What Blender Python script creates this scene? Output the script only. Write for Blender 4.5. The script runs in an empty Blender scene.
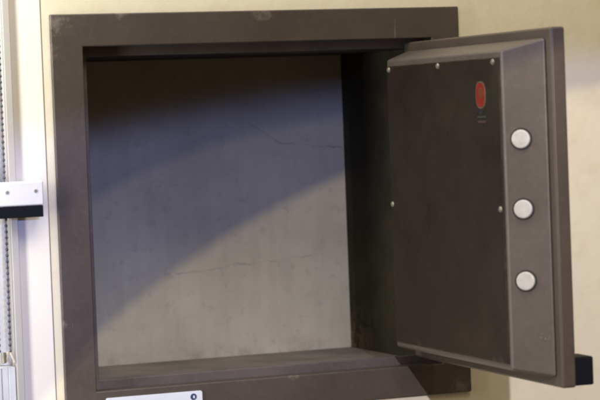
import bpy, bmesh, math, random
from mathutils import Vector, Matrix
random.seed(4)
sc = bpy.context.scene
col = sc.collection

# ------------------------------------------------------------------ measures (metres; safe front at y=0, depth is +y, up is +z)
W, H, M_ = 0.3784, 0.34, 0.0321          # opening width / height, front frame margin
DEP = 0.2322                             # inside depth
XR, ZT = 0.3747, 0.3309                  # inside right wall, ceiling
WALL_Y = 0.0045                          # plaster face (frame stands slightly proud)

# ------------------------------------------------------------------ node helpers
def new_mat(name):
    m = bpy.data.materials.new(name); m.use_nodes = True
    nt = m.node_tree; b = nt.nodes['Principled BSDF']
    return m, nt, b
def N(nt, t, **kw):
    n = nt.nodes.new(t)
    for k, v in kw.items():
        if k in n.inputs.keys() and not hasattr(n, k): n.inputs[k].default_value = v
        else: setattr(n, k, v)
    return n
def noise(nt, vec, scale, detail=4, rough=.55, dist=0.0):
    n = nt.nodes.new('ShaderNodeTexNoise')
    n.inputs['Scale'].default_value = scale; n.inputs['Detail'].default_value = detail
    n.inputs['Roughness'].default_value = rough; n.inputs['Distortion'].default_value = dist
    nt.links.new(vec, n.inputs['Vector']); return n.outputs['Fac']
def ramp(nt, fac, a, b, ca=(0, 0, 0, 1), cb=(1, 1, 1, 1)):
    r = nt.nodes.new('ShaderNodeValToRGB')
    r.color_ramp.elements[0].position = a; r.color_ramp.elements[0].color = ca
    r.color_ramp.elements[1].position = b; r.color_ramp.elements[1].color = cb
    nt.links.new(fac, r.inputs['Fac']); return r.outputs['Color']
def mix(nt, fac, a, b, mode='MIX'):
    m = nt.nodes.new('ShaderNodeMix'); m.data_type = 'RGBA'; m.blend_type = mode
    if isinstance(fac, (int, float)): m.inputs['Factor'].default_value = fac
    else: nt.links.new(fac, m.inputs['Factor'])
    for s, v in (('A', a), ('B', b)):
        i = [k for k in m.inputs if k.name == s and k.type == 'RGBA'][0]
        if isinstance(v, tuple): i.default_value = v
        else: nt.links.new(v, i)
    return [k for k in m.outputs if k.type == 'RGBA'][0]
def math_(nt, op, a, b=None, clamp=False):
    m = nt.nodes.new('ShaderNodeMath'); m.operation = op; m.use_clamp = clamp
    for i, v in enumerate((a, b)):
        if v is None: continue
        if isinstance(v, (int, float)): m.inputs[i].default_value = v
        else: nt.links.new(v, m.inputs[i])
    return m.outputs[0]
def objco(nt):
    return nt.nodes.new('ShaderNodeTexCoord').outputs['Object']
def bump(nt, h, strength, dist, b):
    n = nt.nodes.new('ShaderNodeBump'); n.inputs['Strength'].default_value = strength
    n.inputs['Distance'].default_value = dist
    nt.links.new(h, n.inputs['Height']); nt.links.new(n.outputs['Normal'], b.inputs['Normal'])
def c4(c): return (c[0], c[1], c[2], 1)

def paint(name, base, wear=(.28, .26, .21), rough=.42, wearamt=.85, grime=.25, spec=.5, edge=.0022, scuffs=()):
    """old brown enamel: mottled, fine orange peel, worn edges, small chips"""
    m, nt, b = new_mat(name); co = objco(nt)
    big = noise(nt, co, 9, 5, .6); fine = noise(nt, co, 160, 3, .6)
    c = mix(nt, ramp(nt, big, .35, .68), c4([v * (1 - grime) for v in base]), c4([v * (1 + grime * .6) for v in base]))
    c = mix(nt, math_(nt, 'MULTIPLY', ramp(nt, fine, .45, .75), .18), c, c4([min(1, v * 1.8) for v in base]))
    # small chips
    chip = noise(nt, co, 70, 6, .7)
    cm = math_(nt, 'MULTIPLY', ramp(nt, chip, .70, .73), ramp(nt, noise(nt, co, 12, 2), .52, .62))
    # edge wear
    bv = nt.nodes.new('ShaderNodeBevel'); bv.samples = 6; bv.inputs['Radius'].default_value = edge
    ge = nt.nodes.new('ShaderNodeNewGeometry')
    d = nt.nodes.new('ShaderNodeVectorMath'); d.operation = 'DOT_PRODUCT'
    nt.links.new(bv.outputs[0], d.inputs[0]); nt.links.new(ge.outputs['True Normal'], d.inputs[1])
    ed = math_(nt, 'SUBTRACT', 1.0, d.outputs['Value'])
    edn = math_(nt, 'MULTIPLY', ramp(nt, ed, .03, .20), ramp(nt, noise(nt, co, 45, 5, .7), .44, .62))
    mx = math_(nt, 'MAXIMUM', cm, edn)
    # fine vertical scratches
    mp = nt.nodes.new('ShaderNodeMapping'); mp.inputs['Scale'].default_value = (260, 260, 14); mp.inputs['Rotation'].default_value = (.05, .12, 0)
    nt.links.new(co, mp.inputs['Vector'])
    scr = math_(nt, 'MULTIPLY', ramp(nt, noise(nt, mp.outputs[0], 1.0, 4, .6), .69, .74), math_(nt, 'MULTIPLY', ramp(nt, noise(nt, co, 16, 2), .50, .60), .5))
    mx = math_(nt, 'MAXIMUM', mx, scr)
    for (sx, sy, sz, sr) in scuffs:
        dn = nt.nodes.new('ShaderNodeVectorMath'); dn.operation = 'DISTANCE'; dn.inputs[1].default_value = (sx, sy, sz)
        nt.links.new(co, dn.inputs[0])
        fall = math_(nt, 'SUBTRACT', 1.0, math_(nt, 'DIVIDE', dn.outputs['Value'], sr), clamp=True)
        k = math_(nt, 'ADD', math_(nt, 'MULTIPLY', fall, .38), noise(nt, co, 130, 6, .75))
        mx = math_(nt, 'MAXIMUM', mx, math_(nt, 'MULTIPLY', math_(nt, 'MULTIPLY', ramp(nt, k, .66, .92), .42), math_(nt, 'GREATER_THAN', fall, 0.001)))
    allm = math_(nt, 'MULTIPLY', mx, wearamt)
    c = mix(nt, allm, c, c4(wear))
    nt.links.new(c, b.inputs['Base Color'])
    r = math_(nt, 'ADD', math_(nt, 'MULTIPLY', big, .22), rough - .1)
    nt.links.new(r, b.inputs['Roughness'])
    b.inputs['Specular IOR Level'].default_value = spec
    bump(nt, math_(nt, 'ADD', fine, math_(nt, 'MULTIPLY', big, 1.5)), .12, .001, b)
    return m
def plain(name, base, rough=.5, metal=0, var=.12, scale=30, spec=.5, bmp=.05):
    m, nt, b = new_mat(name); co = objco(nt)
    f = noise(nt, co, scale, 5, .6)
    c = mix(nt, ramp(nt, f, .3, .7), c4([v * (1 - var) for v in base]), c4([min(1, v * (1 + var)) for v in base]))
    nt.links.new(c, b.inputs['Base Color']); b.inputs['Roughness'].default_value = rough
    b.inputs['Metallic'].default_value = metal; b.inputs['Specular IOR Level'].default_value = spec
    bump(nt, noise(nt, co, scale * 6, 3), bmp, .0006, b)
    return m

BROWN = (.061, .049, .042)
M_frame = paint('brown_enamel', BROWN, grime=.15, scuffs=((-.028, 0, .365, .026), (-.034, 0, .335, .014), (.19, 0, .372, .020), (.40, 0, -.026, .020), (-.031, 0, .070, .007), (.21, 0, .002, .012), (.04, 0, .371, .012)))
M_door = paint('brown_enamel_door', (.093, .077, .064), wearamt=.6, grime=.15)
M_lip = paint('dark_lip_enamel', (.082, .070, .068), wearamt=.35)
M_flange = paint('brown_enamel_flange', (.070, .053, .041), wearamt=.6, grime=.15)
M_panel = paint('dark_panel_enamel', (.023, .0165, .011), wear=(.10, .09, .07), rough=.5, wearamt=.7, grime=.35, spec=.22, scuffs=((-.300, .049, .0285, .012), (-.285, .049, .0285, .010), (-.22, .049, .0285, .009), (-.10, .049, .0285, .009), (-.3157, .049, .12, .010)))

# back panel: grey cement-like lining, water stains, hairline cracks
def back_mat():
    m, nt, b = new_mat('grey_lining'); co = objco(nt)
    sep = nt.nodes.new('ShaderNodeSeparateXYZ'); nt.links.new(co, sep.inputs[0])
    X, Z = sep.outputs['X'], sep.outputs['Z']
    c = mix(nt, ramp(nt, noise(nt, co, 7, 6, .62), .32, .70), (.32, .30, .25, 1), (.43, .41, .35, 1))
    mp = nt.nodes.new('ShaderNodeMapping'); mp.inputs['Scale'].default_value = (34, 34, 3.5)
    nt.links.new(co, mp.inputs['Vector'])
    c = mix(nt, math_(nt, 'MULTIPLY', ramp(nt, noise(nt, mp.outputs[0], 2.0, 5, .6), .42, .76), .30), c, (.25, .235, .21, 1))
    c = mix(nt, math_(nt, 'MULTIPLY', ramp(nt, noise(nt, co, 60, 4, .7), .56, .72), .40), c, (.20, .185, .165, 1))
    wob = noise(nt, co, 14, 4, .6)
    wob2 = noise(nt, co, 60, 3, .6)
    masks = []
    # (x0, x1, z0 at x0, z1 at x1, bow, axis)
    def crack(x0, x1, z0, z1, amp, ax='X', w=.0011, gain=.8):
        U, V = (X, Z) if ax == 'X' else (Z, X)
        t = math_(nt, 'DIVIDE', math_(nt, 'SUBTRACT', U, x0), x1 - x0)
        line = math_(nt, 'ADD', math_(nt, 'MULTIPLY', t, z1 - z0), z0)
        line = math_(nt, 'ADD', line, math_(nt, 'MULTIPLY', math_(nt, 'SUBTRACT', wob, .5), amp))
        line = math_(nt, 'ADD', line, math_(nt, 'MULTIPLY', math_(nt, 'SUBTRACT', wob2, .5), .006))
        dd = math_(nt, 'ABSOLUTE', math_(nt, 'SUBTRACT', V, line))
        k = math_(nt, 'SUBTRACT', 1.0, math_(nt, 'DIVIDE', dd, w), clamp=True)
        inside = math_(nt, 'MULTIPLY', math_(nt, 'GREATER_THAN', t, 0.0), math_(nt, 'LESS_THAN', t, 1.0))
        masks.append(math_(nt, 'MULTIPLY', math_(nt, 'MULTIPLY', k, inside), gain))
    crack(.262, .300, .258, .236, .02)
    crack(.300, .374, .236, .227, .02)
    crack(.168, .330, .094, .106, .035, gain=.65)
    crack(.012, .095, .168, .171, .010, ax='Z', w=.0013, gain=.3)
    crack(.09, .20, .215, .190, .05, gain=.3)
    mk = masks[0]
    for k in masks[1:]: mk = math_(nt, 'MAXIMUM', mk, k)
    c = mix(nt, math_(nt, 'MULTIPLY', mk, math_(nt, 'MULTIPLY', ramp(nt, noise(nt, co, 38, 3), .36, .60), .75)), c, (.13, .12, .105, 1))
    # lower edge mixed darker in noisy patches
    low = math_(nt, 'SUBTRACT', 1.0, math_(nt, 'DIVIDE', Z, .02), clamp=True)
    c = mix(nt, math_(nt, 'MULTIPLY', low, math_(nt, 'MULTIPLY', ramp(nt, noise(nt, co, 30, 5, .7), .4, .6), .5)), c, (.20, .18, .155, 1))
    nt.links.new(c, b.inputs['Base Color'])
    b.inputs['Roughness'].default_value = .75; b.inputs['Specular IOR Level'].default_value = .25
    hgt = math_(nt, 'SUBTRACT', noise(nt, co, 55, 5, .65), math_(nt, 'MULTIPLY', mk, 1.2))
    bump(nt, hgt, .25, .0012, b)
    return m
M_back = back_mat()

def side_mat():
    m, nt, b = new_mat('dark_side_lining'); co = objco(nt)
    sep = nt.nodes.new('ShaderNodeSeparateXYZ'); nt.links.new(co, sep.inputs[0])
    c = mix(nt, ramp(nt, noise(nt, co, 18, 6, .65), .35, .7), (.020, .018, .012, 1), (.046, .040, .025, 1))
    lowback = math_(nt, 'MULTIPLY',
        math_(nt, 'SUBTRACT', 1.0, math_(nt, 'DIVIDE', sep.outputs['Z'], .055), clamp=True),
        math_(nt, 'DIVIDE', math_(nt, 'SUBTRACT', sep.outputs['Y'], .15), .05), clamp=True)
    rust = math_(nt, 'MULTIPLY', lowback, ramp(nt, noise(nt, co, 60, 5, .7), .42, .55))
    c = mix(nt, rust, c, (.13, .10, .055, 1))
    nt.links.new(c, b.inputs['Base Color']); b.inputs['Roughness'].default_value = .7
    b.inputs['Specular IOR Level'].default_value = .2
    bump(nt, noise(nt, co, 70, 5, .7), .3, .001, b)
    return m
M_side = side_mat()
M_floor = plain('grey_floor_lining', (.17, .15, .13), .6, 0, .3, 16)

def wall_mat():
    m, nt, b = new_mat('cream_wall_paint'); co = objco(nt)
    c = mix(nt, ramp(nt, noise(nt, co, 3.5, 6, .6), .3, .7), (.67, .625, .49, 1), (.72, .675, .545, 1))
    c = mix(nt, math_(nt, 'MULTIPLY', ramp(nt, noise(nt, co, 28, 5, .7), .45, .70), .55), c, (.61, .55, .41, 1))
    c = mix(nt, math_(nt, 'MULTIPLY', ramp(nt, noise(nt, co, 90, 4, .7), .62, .70), .25), c, (.50, .44, .32, 1))
    nt.links.new(c, b.inputs['Base Color']); b.inputs['Roughness'].default_value = .6
    b.inputs['Specular IOR Level'].default_value = .3
    bump(nt, math_(nt, 'ADD', noise(nt, co, 120, 3), math_(nt, 'MULTIPLY', noise(nt, co, 14, 3), 2.5)), .18, .0015, b)
    return m
M_wall = wall_mat()
M_board = plain('white_gloss_paint', (.78, .75, .69), .35, 0, .02, 8)
M_trim = plain('grey_aluminium_trim', (.40, .385, .37), .45, 0, .05, 20)
M_blind = plain('white_blind_cloth', (.82, .82, .83), .8, 0, .03, 40)
M_white = plain('white_plastic', (.64, .64, .65), .35, 0, .03, 30)
M_black = plain('black_plastic', (.004, .0045, .007), .6, 0, .2, 50, .15)
M_bolt = plain('bright_steel', (.50, .49, .45), .40, .15, .14, 120, .5, .15)
M_screw = plain('dull_brass_steel', (.26, .25, .19), .4, .5, .2, 200)
M_ring = plain('dark_bolt_hole', (.02, .018, .016), .8, 0, .1, 50)
M_chain = plain('grey_chain_beads', (.055, .053, .075), .5, .2, .1, 50)
M_beige = plain('yellowed_plastic', (.58, .52, .40), .45, 0, .2, 120)
M_sill = plain('grey_ribbed_sill', (.52, .53, .56), .55, 0, .08, 30)
M_red = plain('red_enamel', (.19, .017, .011), .35, 0, .25, 120)
M_redrim = plain('pale_emblem_rim', (.13, .09, .055), .4, .2, .2, 120)
M_redmark = plain('ochre_emblem_mark', (.11, .04, .012), .4, 0, .2, 120)
M_ink = plain('black_ink', (.012, .012, .03), .5, 0, .1, 80)
M_inkgreen = plain('faded_green_ink', (.030, .036, .030), .5, 0, .2, 80)
M_inkred = plain('faded_red_ink', (.060, .032, .028), .5, 0, .2, 80)
M_plate = plain('pale_blue_white_plate', (.62, .67, .76), .3, 0, .05, 60)
M_blue = plain('dark_blue_print', (.02, .04, .12), .4, 0, .1, 60)

# ------------------------------------------------------------------ mesh helpers
def link(name, bm, mat, parent=None, smooth=True, bevel=None, seg=2, auto=True):
    bmesh.ops.recalc_face_normals(bm, faces=bm.faces[:])
    me = bpy.data.meshes.new(name); bm.to_mesh(me); bm.free()
    o = bpy.data.objects.new(name, me); col.objects.link(o)
    mats = mat if isinstance(mat, (list, tuple)) else [mat]
    for k in mats: me.materials.append(k)
    if parent: o.parent = parent
    if bevel:
        md = o.modifiers.new('bevel', 'BEVEL'); md.width = bevel; md.segments = seg
        md.limit_method = 'ANGLE'; md.angle_limit = math.radians(25); md.harden_normals = True
        for p in me.polygons: p.use_smooth = True
    return o
def box(bm, x0, x1, y0, y1, z0, z1):
    v = [bm.verts.new((x, y, z)) for x in (x0, x1) for y in (y0, y1) for z in (z0, z1)]
    for f in ((0, 1, 3, 2), (4, 6, 7, 5), (0, 4, 5, 1), (2, 3, 7, 6), (0, 2, 6, 4), (1, 5, 7, 3)):
        bm.faces.new([v[i] for i in f])
def ring(bm, ox0, ox1, oz0, oz1, ix0, ix1, iz0, iz1, y0, y1):
    """closed rectangular frame, front y0, back y1"""
    def q(a, b, c, d, y): return [bm.verts.new((x, y, z)) for x, z in ((a, c), (b, c), (b, d), (a, d))]
    of, ob = q(ox0, ox1, oz0, oz1, y0), q(ox0, ox1, oz0, oz1, y1)
    jf, jb = q(ix0, ix1, iz0, iz1, y0), q(ix0, ix1, iz0, iz1, y1)
    for i in range(4):
        j = (i + 1) % 4
        bm.faces.new((of[i], of[j], jf[j], jf[i])); bm.faces.new((ob[i], jb[i], jb[j], ob[j]))
        bm.faces.new((of[i], ob[i], ob[j], of[j])); bm.faces.new((jf[i], jf[j], jb[j], jb[i]))
def cyl(bm, c, axis, r, L, seg=40, r2=None):
    m = Vector(axis).to_track_quat('Z', 'Y').to_matrix().to_4x4(); m.translation = Vector(c)
    bmesh.ops.create_cone(bm, cap_ends=True, segments=seg, radius1=r, radius2=r if r2 is None else r2, depth=L, matrix=m)
def prism(bm, pts, mk, d0, d1):
    """extrude a 2D outline; mk(a, b, d) -> point"""
    A = [bm.verts.new(mk(a, b, d0)) for a, b in pts]; B = [bm.verts.new(mk(a, b, d1)) for a, b in pts]
    bm.faces.new(A); bm.faces.new(B[::-1])
    for i in range(len(A)):
        j = (i + 1) % len(A); bm.faces.new((A[i], B[i], B[j], A[j]))
def rrect(x0, x1, z0, z1, r, n=6):
    out = []
    for cx, cz, a0 in ((x1 - r, z1 - r, 0), (x0 + r, z1 - r, 90), (x0 + r, z0 + r, 180), (x1 - r, z0 + r, 270)):
        for k in range(n + 1):
            a = math.radians(a0 + 90 * k / n); out.append((cx + r * math.cos(a), cz + r * math.sin(a)))
    return out
def thing(name, label, cat, loc=(0, 0, 0)):
    o = bpy.data.objects.new(name, None); o.empty_display_size = .02
    col.objects.link(o); o.location = loc; o['label'] = label; o['category'] = cat
    return o
def tag(o, label, cat, group=None, kind=None):
    o['label'] = label; o['category'] = cat
    if group: o['group'] = group
    if kind: o['kind'] = kind
    return o

# ------------------------------------------------------------------ wall with the hole for the safe
bm = bmesh.new()
ring(bm, -.0400, 1.9, -1.0, 1.3, -.022, W + .022, -.022, H + .022, WALL_Y, .12)
wall = link('wall', bm, M_wall)
tag(wall, 'cream painted plaster wall around the safe, white near window and yellowish behind the door', 'wall', kind='structure')

# ------------------------------------------------------------------ the safe
safe = thing('wall_safe', 'open brown steel safe set into the cream wall, with its thick bolted door swung out', 'safe')
bm = bmesh.new()
ring(bm, -M_, W + M_, -M_, H + M_, 0, W, 0, H, 0, .0195)
link('frame', bm, M_frame, safe, bevel=.0013, seg=3)
bm = bmesh.new()
ring(bm, -.012, W + .012, -.012, H + .012, .009, W - .006, .009, H - .0093, .0200, .0245)
link('stop_lip', bm, M_lip, safe, bevel=.0008)
# lining: closed box sleeve behind the lip
bm = bmesh.new()
def slab(x0, x1, y0, y1, z0, z1):
    b_ = bmesh.new(); box(b_, x0, x1, y0, y1, z0, z1); return b_
link('back_panel', slab(-.003, XR + .003, DEP, DEP + .006, -.003, ZT + .003), M_back, safe)
link('cavity_floor', slab(-.010, XR + .010, .0250, DEP + .010, -.010, 0.0), M_floor, safe)
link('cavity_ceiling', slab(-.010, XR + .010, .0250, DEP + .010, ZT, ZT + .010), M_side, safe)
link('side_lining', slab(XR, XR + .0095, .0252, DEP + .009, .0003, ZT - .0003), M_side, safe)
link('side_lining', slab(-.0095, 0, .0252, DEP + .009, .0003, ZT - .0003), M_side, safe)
bm.free()
# white plate on the bottom rail
bm = bmesh.new()
prism(bm, rrect(.0085, .1095, -.0285, -.0072, .0022), lambda a, b, d: (a, d, b), -.0014, .0006)
lp = link('label_plate', bm, M_plate, safe, bevel=.0003)
bm = bmesh.new()
pts = [(.1000 + .0033 * math.cos(k * math.tau / 28), -.0128 + .0033 * math.sin(k * math.tau / 28)) for k in range(28)]
prism(bm, pts, lambda a, b, d: (a, d, b), -.00165, -.0010)
link('printed_mark', bm, M_blue, lp)
bm = bmesh.new()
prism(bm, rrect(.0995, .1012, -.0144, -.0116, .0006), lambda a, b, d: (a, d, b), -.0019, -.0012)
link('mark_centre', bm, M_plate, lp)
bm = bmesh.new(); cyl(bm, (.0130, -.0012, -.0115), (0, -1, 0), .0024, .002, 24)
link('rivet', bm, M_ring, lp, bevel=.0004)

# ------------------------------------------------------------------ door (local x = -u, so closed it would lie along -x)
door_loc = Vector((.3688, .0184, 0)); ANG = 1.5217
T, t = .0478, .0140
# flange plate
bm = bmesh.new(); box(bm, -.355, -.0005, 0, t, .0072, .3362)
door = link('door', bm, M_flange, safe, bevel=.0022, seg=3)
door.location = door_loc; door.rotation_euler = (0, 0, ANG)
# frustum-shaped bolt box
def frustum(u0a, u1a, z0a, z1a, va, u0b, u1b, z0b, z1b, vb):
    b_ = bmesh.new()
    A = [b_.verts.new((-u, va, z)) for u, z in ((u0a, z0a), (u1a, z0a), (u1a, z1a), (u0a, z1a))]
    B = [b_.verts.new((-u, vb, z)) for u, z in ((u0b, z0b), (u1b, z0b), (u1b, z1b), (u0b, z1b))]
    b_.faces.new(A); b_.faces.new(B[::-1])
    for i in range(4):
        j = (i + 1) % 4; b_.faces.new((A[i], B[i], B[j], A[j]))
    return b_
bx = link('bolt_housing', frustum(.012, .3442, .0161, .3272, t + .0003, .0352, .3202, .0228, .3176, T), M_door, door, bevel=.0028, seg=4)
# thin dark panel plate on the inner face of the housing
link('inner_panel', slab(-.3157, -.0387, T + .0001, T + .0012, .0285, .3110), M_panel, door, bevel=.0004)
# screws
for u, z in ((.0440, .3074), (.1729, .3073), (.3032, .3069), (.0415, .1700), (.3095, .1712)):
    bm = bmesh.new(); cyl(bm, (-u, T + .0018, z), (0, 1, 0), .0031, .0016, 20, .0022)
    box(bm, -u - .0022, -u + .0022, T + .0025, T + .0029, z - .0003, z + .0003)
    link('screw', bm, M_screw, door, bevel=.0003)
# locking bolts out of the slanted free side
for z in (.2354, .1713, .1053):
    nrm = Vector((-(T - t), .024, 0)).normalized()
    bm = bmesh.new(); cyl(bm, Vector((-.3290, .0348, z)) - nrm * .0022, nrm, .0085, .012, 48)
    bo = link('locking_bolt', bm, M_bolt, door, bevel=.0011, seg=3)
    bm = bmesh.new()
    c = Vector((-.3293, .0350, z)) - nrm * .0003
    cyl(bm, c, nrm, .0103, .0012, 48)
    link('bolt_gap_shade', bm, M_ring, bo)  # dark disc painted as the shaded gap round the bolt
# emblem
def disc(name, cu, cz, ru, rz, v0, v1, mat, par, n=40, p=2.6):
    b_ = bmesh.new(); pts = []
    for k in range(n):
        a = k * math.tau / n; ca, sa = math.cos(a), math.sin(a)
        pts.append((cu + ru * math.copysign(abs(ca) ** (2 / p), ca), cz + rz * math.copysign(abs(sa) ** (2 / p), sa)))
    prism(b_, pts, lambda a, b, d: (-a, d, b), v0, v1)
    return link(name, b_, mat, par)
em = disc('emblem', .2733, .2772, .0112, .0128, T + .0010, T + .0016, M_redrim, door)
disc('red_field', .2733, .2772, .0094, .0112, T + .0012, T + .0019, M_red, door)
disc('emblem_mark', .2745, .2790, .0036, .0052, T + .0014, T + .0022, M_redmark, door)
disc('emblem_tip', .2722, .2618, .0030, .0022, T + .0010, T + .0015, M_ink, door)
bm = bmesh.new()
box(bm, -.2830, -.2640, T + .0010, T + .0014, .2560, .2574)
link('printed_line', bm, M_inkgreen, door)
bm = bmesh.new()
for k in range(6):
    u = .2650 + k * .0030
    box(bm, -u - .0021, -u, T + .0010, T + .0014, .2512, .2530 + .0004 * (k % 2))
link('printed_line', bm, M_inkred, door)
# hinge knuckles on the hinge edge
for z0 in (.035, .265):
    bm = bmesh.new()
    for k in range(3): cyl(bm, (.0045, .0045, z0 + .0085 + k * .0140), (0, 0, 1), .0040, .0130, 20)
    cyl(bm, (.0045, .0045, z0 + .0225), (0, 0, 1), .0022, .050, 16)
    link('hinge', bm, M_door, door, bevel=.0004)
# black handle on the outer face
link('handle', slab(-.349, -.318, -.0208, -.0003, .0078, .0342), M_black, door, bevel=.0018, seg=3)

# ------------------------------------------------------------------ left side: window corner, blind, chain, bracket
bm = bmesh.new(); box(bm, -.0805, -.0731, -.0010, .10, -1.0, 1.3)
tag(link('window_trim', bm, M_trim, bevel=.0008), 'narrow grey upright metal trim where the wall meets the window blind', 'trim')
bm = bmesh.new(); box(bm, -.0730, -.0405, .0037, .03, -1.0, 1.3)
tag(link('painted_board', bm, M_board, bevel=.0012), 'glossy white painted upright board between the grey trim and the safe', 'board')
# roller blind cloth with gentle waves
bm = bmesh.new()
n = 60; rows = []
for i in range(n + 1):
    x = -.40 + (.3190) * i / n
    y = .016 + .0015 * math.sin(i * .9) + .001 * math.sin(i * .37)
    rows.append([bm.verts.new((x, y + dy, z)) for dy in (0, .0012) for z in (.0312, 1.2)])
for a, b in zip(rows, rows[1:]):
    bm.faces.new((a[0], b[0], b[1], a[1])); bm.faces.new((a[2], a[3], b[3], b[2]))
    bm.faces.new((a[0], a[2], b[2], b[0])); bm.faces.new((a[1], b[1], b[3], a[3]))
bm.faces.new((rows[0][0], rows[0][1], rows[0][3], rows[0][2])); bm.faces.new((rows[-1][0], rows[-1][2], rows[-1][3], rows[-1][1]))
bl = link('window_blind', bm, M_blind)
for p in bl.data.polygons: p.use_smooth = True
tag(bl, 'white cloth window blind at the left edge behind the bead chain', 'blind')
# ribbed sill panel
bm = bmesh.new()
for k in range(40):
    x1 = -.0812 - k * .0070
    box(bm, x1 - .0068, x1, .002 + .0007 * (k % 2), .03, -1.0, .0306)
tag(link('sill_panel', bm, M_sill, bevel=.0006), 'grey ribbed panel under the white window blind', 'panel')
# bead chain: two strands and a joiner
ch = thing('bead_chain', 'grey bead chain hanging in two strands in front of the white blind', 'chain', (-.088, .002, .0411))
def bead_strand(x_of, z0, z1, y, loc, nm='strand'):
    b_ = bmesh.new(); z = z0
    while z < z1:
        mt = Matrix.Translation((x_of(z) - loc[0], y - loc[1], z - loc[2]))
        bmesh.ops.create_uvsphere(b_, u_segments=12, v_segments=8, radius=.00155, matrix=mt)
        z += .0058
    # cord as a chain of short thin cylinders
    z = z0
    while z < z1 - .0058:
        a = Vector((x_of(z), y, z)) - Vector(loc); c = Vector((x_of(z + .0058), y, z + .0058)) - Vector(loc)
        cyl(b_, (a + c) / 2, (c - a), .0004, (c - a).length, 6)
        z += .0058
    o = link(nm, b_, M_chain, ch)
    for p in o.data.polygons: p.use_smooth = True
    return o
loc = (-.088, .002, .0411)
bead_strand(lambda z: -.0862 + .0016 * math.sin((z - .05) * 6), .0465, .52, .000, loc)
bead_strand(lambda z: -.0958 - .0015 * math.sin((z - .05) * 6), .0465, .52, .004, loc)
def cylo(nm, a, b, r, mat, par, loc, bev=None):
    b_ = bmesh.new(); a = Vector(a) - Vector(loc); c = Vector(b) - Vector(loc)
    cyl(b_, (a + c) / 2, c - a, r, (c - a).length, 16)
    return link(nm, b_, mat, par, bevel=bev)
cylo('joiner', (-.0925, .001, .0350), (-.0928, .001, .0455), .0024, M_screw, ch, loc, .0006)
cylo('joiner_arm', (-.0870, .000, .0475), (-.0822, .000, .0350), .0011, M_beige, ch, loc, .0003)
cylo('joiner_arm', (-.0880, .0015, .0455), (-.0905, .001, .0360), .0013, M_beige, ch, loc, .0003)

# white bracket with black strip underneath
br = thing('wall_bracket', 'white plastic bracket with two small screws over a black strip, left of the safe', 'bracket', (-.09, -.001, .195))
def L(x0, x1, y0, y1, z0, z1): return slab(x0 + .09, x1 + .09, y0 + .001, y1 + .001, z0 - .195, z1 - .195)
link('bracket_body', L(-.150, -.0500, -.0140, -.0015, .1872, .2108), M_white, br, bevel=.0016, seg=3)
link('black_strip', L(-.150, -.0508, -.0136, -.0015, .1758, .1870), M_black, br, bevel=.0006)
for x, z in ((-.0865, .2008), (-.0580, .2012)):
    b_ = bmesh.new(); cyl(b_, (x + .09, -.0130, z - .195), (0, -1, 0), .0017, .0012, 18)
    link('screw', b_, M_screw, br, bevel=.0003)

# ------------------------------------------------------------------ camera
C = Vector((-.7019483, -2.2605436, .2647990))
f = Vector((.3786942, .9248474, -.0353260)); r = Vector((.9242578, -.3798956, -.0377735)); u = Vector((.0483550, .0183457, .9986617))
cam = bpy.data.cameras.new('camera'); co_ = bpy.data.objects.new('camera', cam); col.objects.link(co_)
mw = Matrix((( r.x, u.x, -f.x, C.x), (r.y, u.y, -f.y, C.y), (r.z, u.z, -f.z, C.z), (0, 0, 0, 1)))
co_.matrix_world = mw
FPX = 2400.588
cam.sensor_fit = 'HORIZONTAL'; cam.sensor_width = 36; cam.lens = FPX / 600 * 36; cam.clip_end = 50; cam.clip_start = .05
cam.dof.use_dof = True; cam.dof.focus_distance = 2.42; cam.dof.aperture_fstop = 9
sc.camera = co_

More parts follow.
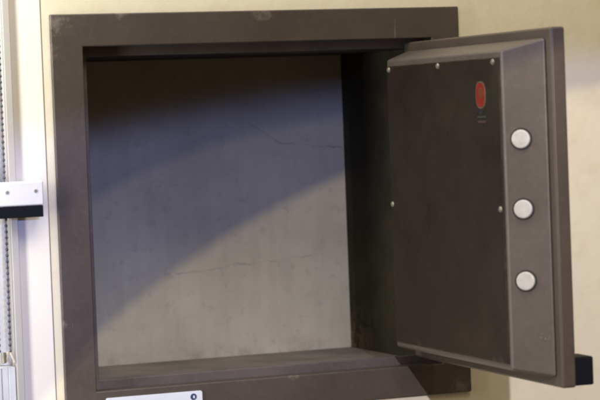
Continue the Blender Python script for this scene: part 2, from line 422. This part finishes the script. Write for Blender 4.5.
# ------------------------------------------------------------------ lamps
def ray(px, py): return f + r * ((px - 300) / FPX) - u * ((py - 200) / FPX)
def on_back(px, py):
    d = ray(px, py); return C + d * ((DEP - C.y) / d.y)
def look(o, d): o.rotation_euler = Vector(d).to_track_quat('-Z', 'Y').to_euler()
def spot(name, pos, edge, power, colr, blend=.012, rad=.006):
    """added spotlight standing in for an unknown source; its cone rim falls on the back panel through three measured points"""
    pos = Vector(pos)
    D = Matrix([(on_back(*p) - pos).normalized() for p in edge])
    a = D.inverted() @ Vector((1, 1, 1)); half = math.acos(1 / a.length)
    l = bpy.data.lights.new(name, 'SPOT'); l.energy = power; l.color = colr
    l.spot_size = 2 * half; l.spot_blend = blend; l.shadow_soft_size = rad
    o = bpy.data.objects.new(name, l); col.objects.link(o); o.location = pos; look(o, a)
    print(name, 'axis', tuple(round(v, 2) for v in a.normalized()), 'half', round(math.degrees(half), 1))
    return o
def area(name, pos, target, sx, sy, power, colr):
    l = bpy.data.lights.new(name, 'AREA'); l.shape = 'RECTANGLE'; l.size = sx; l.size_y = sy
    l.energy = power; l.color = colr
    o = bpy.data.objects.new(name, l); col.objects.link(o); o.location = pos
    look(o, Vector(target) - Vector(pos)); return o
SP = (-.14, -1.9, .55)  # shared by three added spots whose cone rims shape the arcs inside
spot('cool_arc_spot', SP, ((88, 115), (200, 93), (338, 74)), 64, (.36, .44, 1.0), .05, .012)
spot('mid_arc_spot', SP, ((95, 195), (190, 150), (337, 115)), 16, (1.0, .90, .60), .02, .009)
spot('warm_arc_spot', SP, ((102, 327), (190, 258), (342, 174)), 57, (1.0, .84, .46), .008, .008)
area('window_light', (-.34, -.13, .33), (-.02, 0, .22), .06, .9, 4.4, (1.0, .98, .93))
area('warm_right_fill', (1.15, -.75, .75), (.5, 0, .1), .5, .5, 1.8, (1.0, .66, .18))  # added warm fill for the wall right of the door
area('overhead_fill', (.12, -.65, 1.15), (.25, -.05, .25), .8, .4, 10, (1.0, .94, .84))  # added overhead fill for the door's top edges and upper wall

w = bpy.data.worlds.new('World'); sc.world = w; w.use_nodes = True
bg = w.node_tree.nodes['Background']; bg.inputs['Color'].default_value = (1.0, .72, .46, 1); bg.inputs['Strength'].default_value = .125
sc.view_settings.view_transform = 'Standard'; sc.view_settings.look = 'None'
sc.view_settings.exposure = 0; sc.view_settings.gamma = 1
sc.cycles.filter_width = 2.4
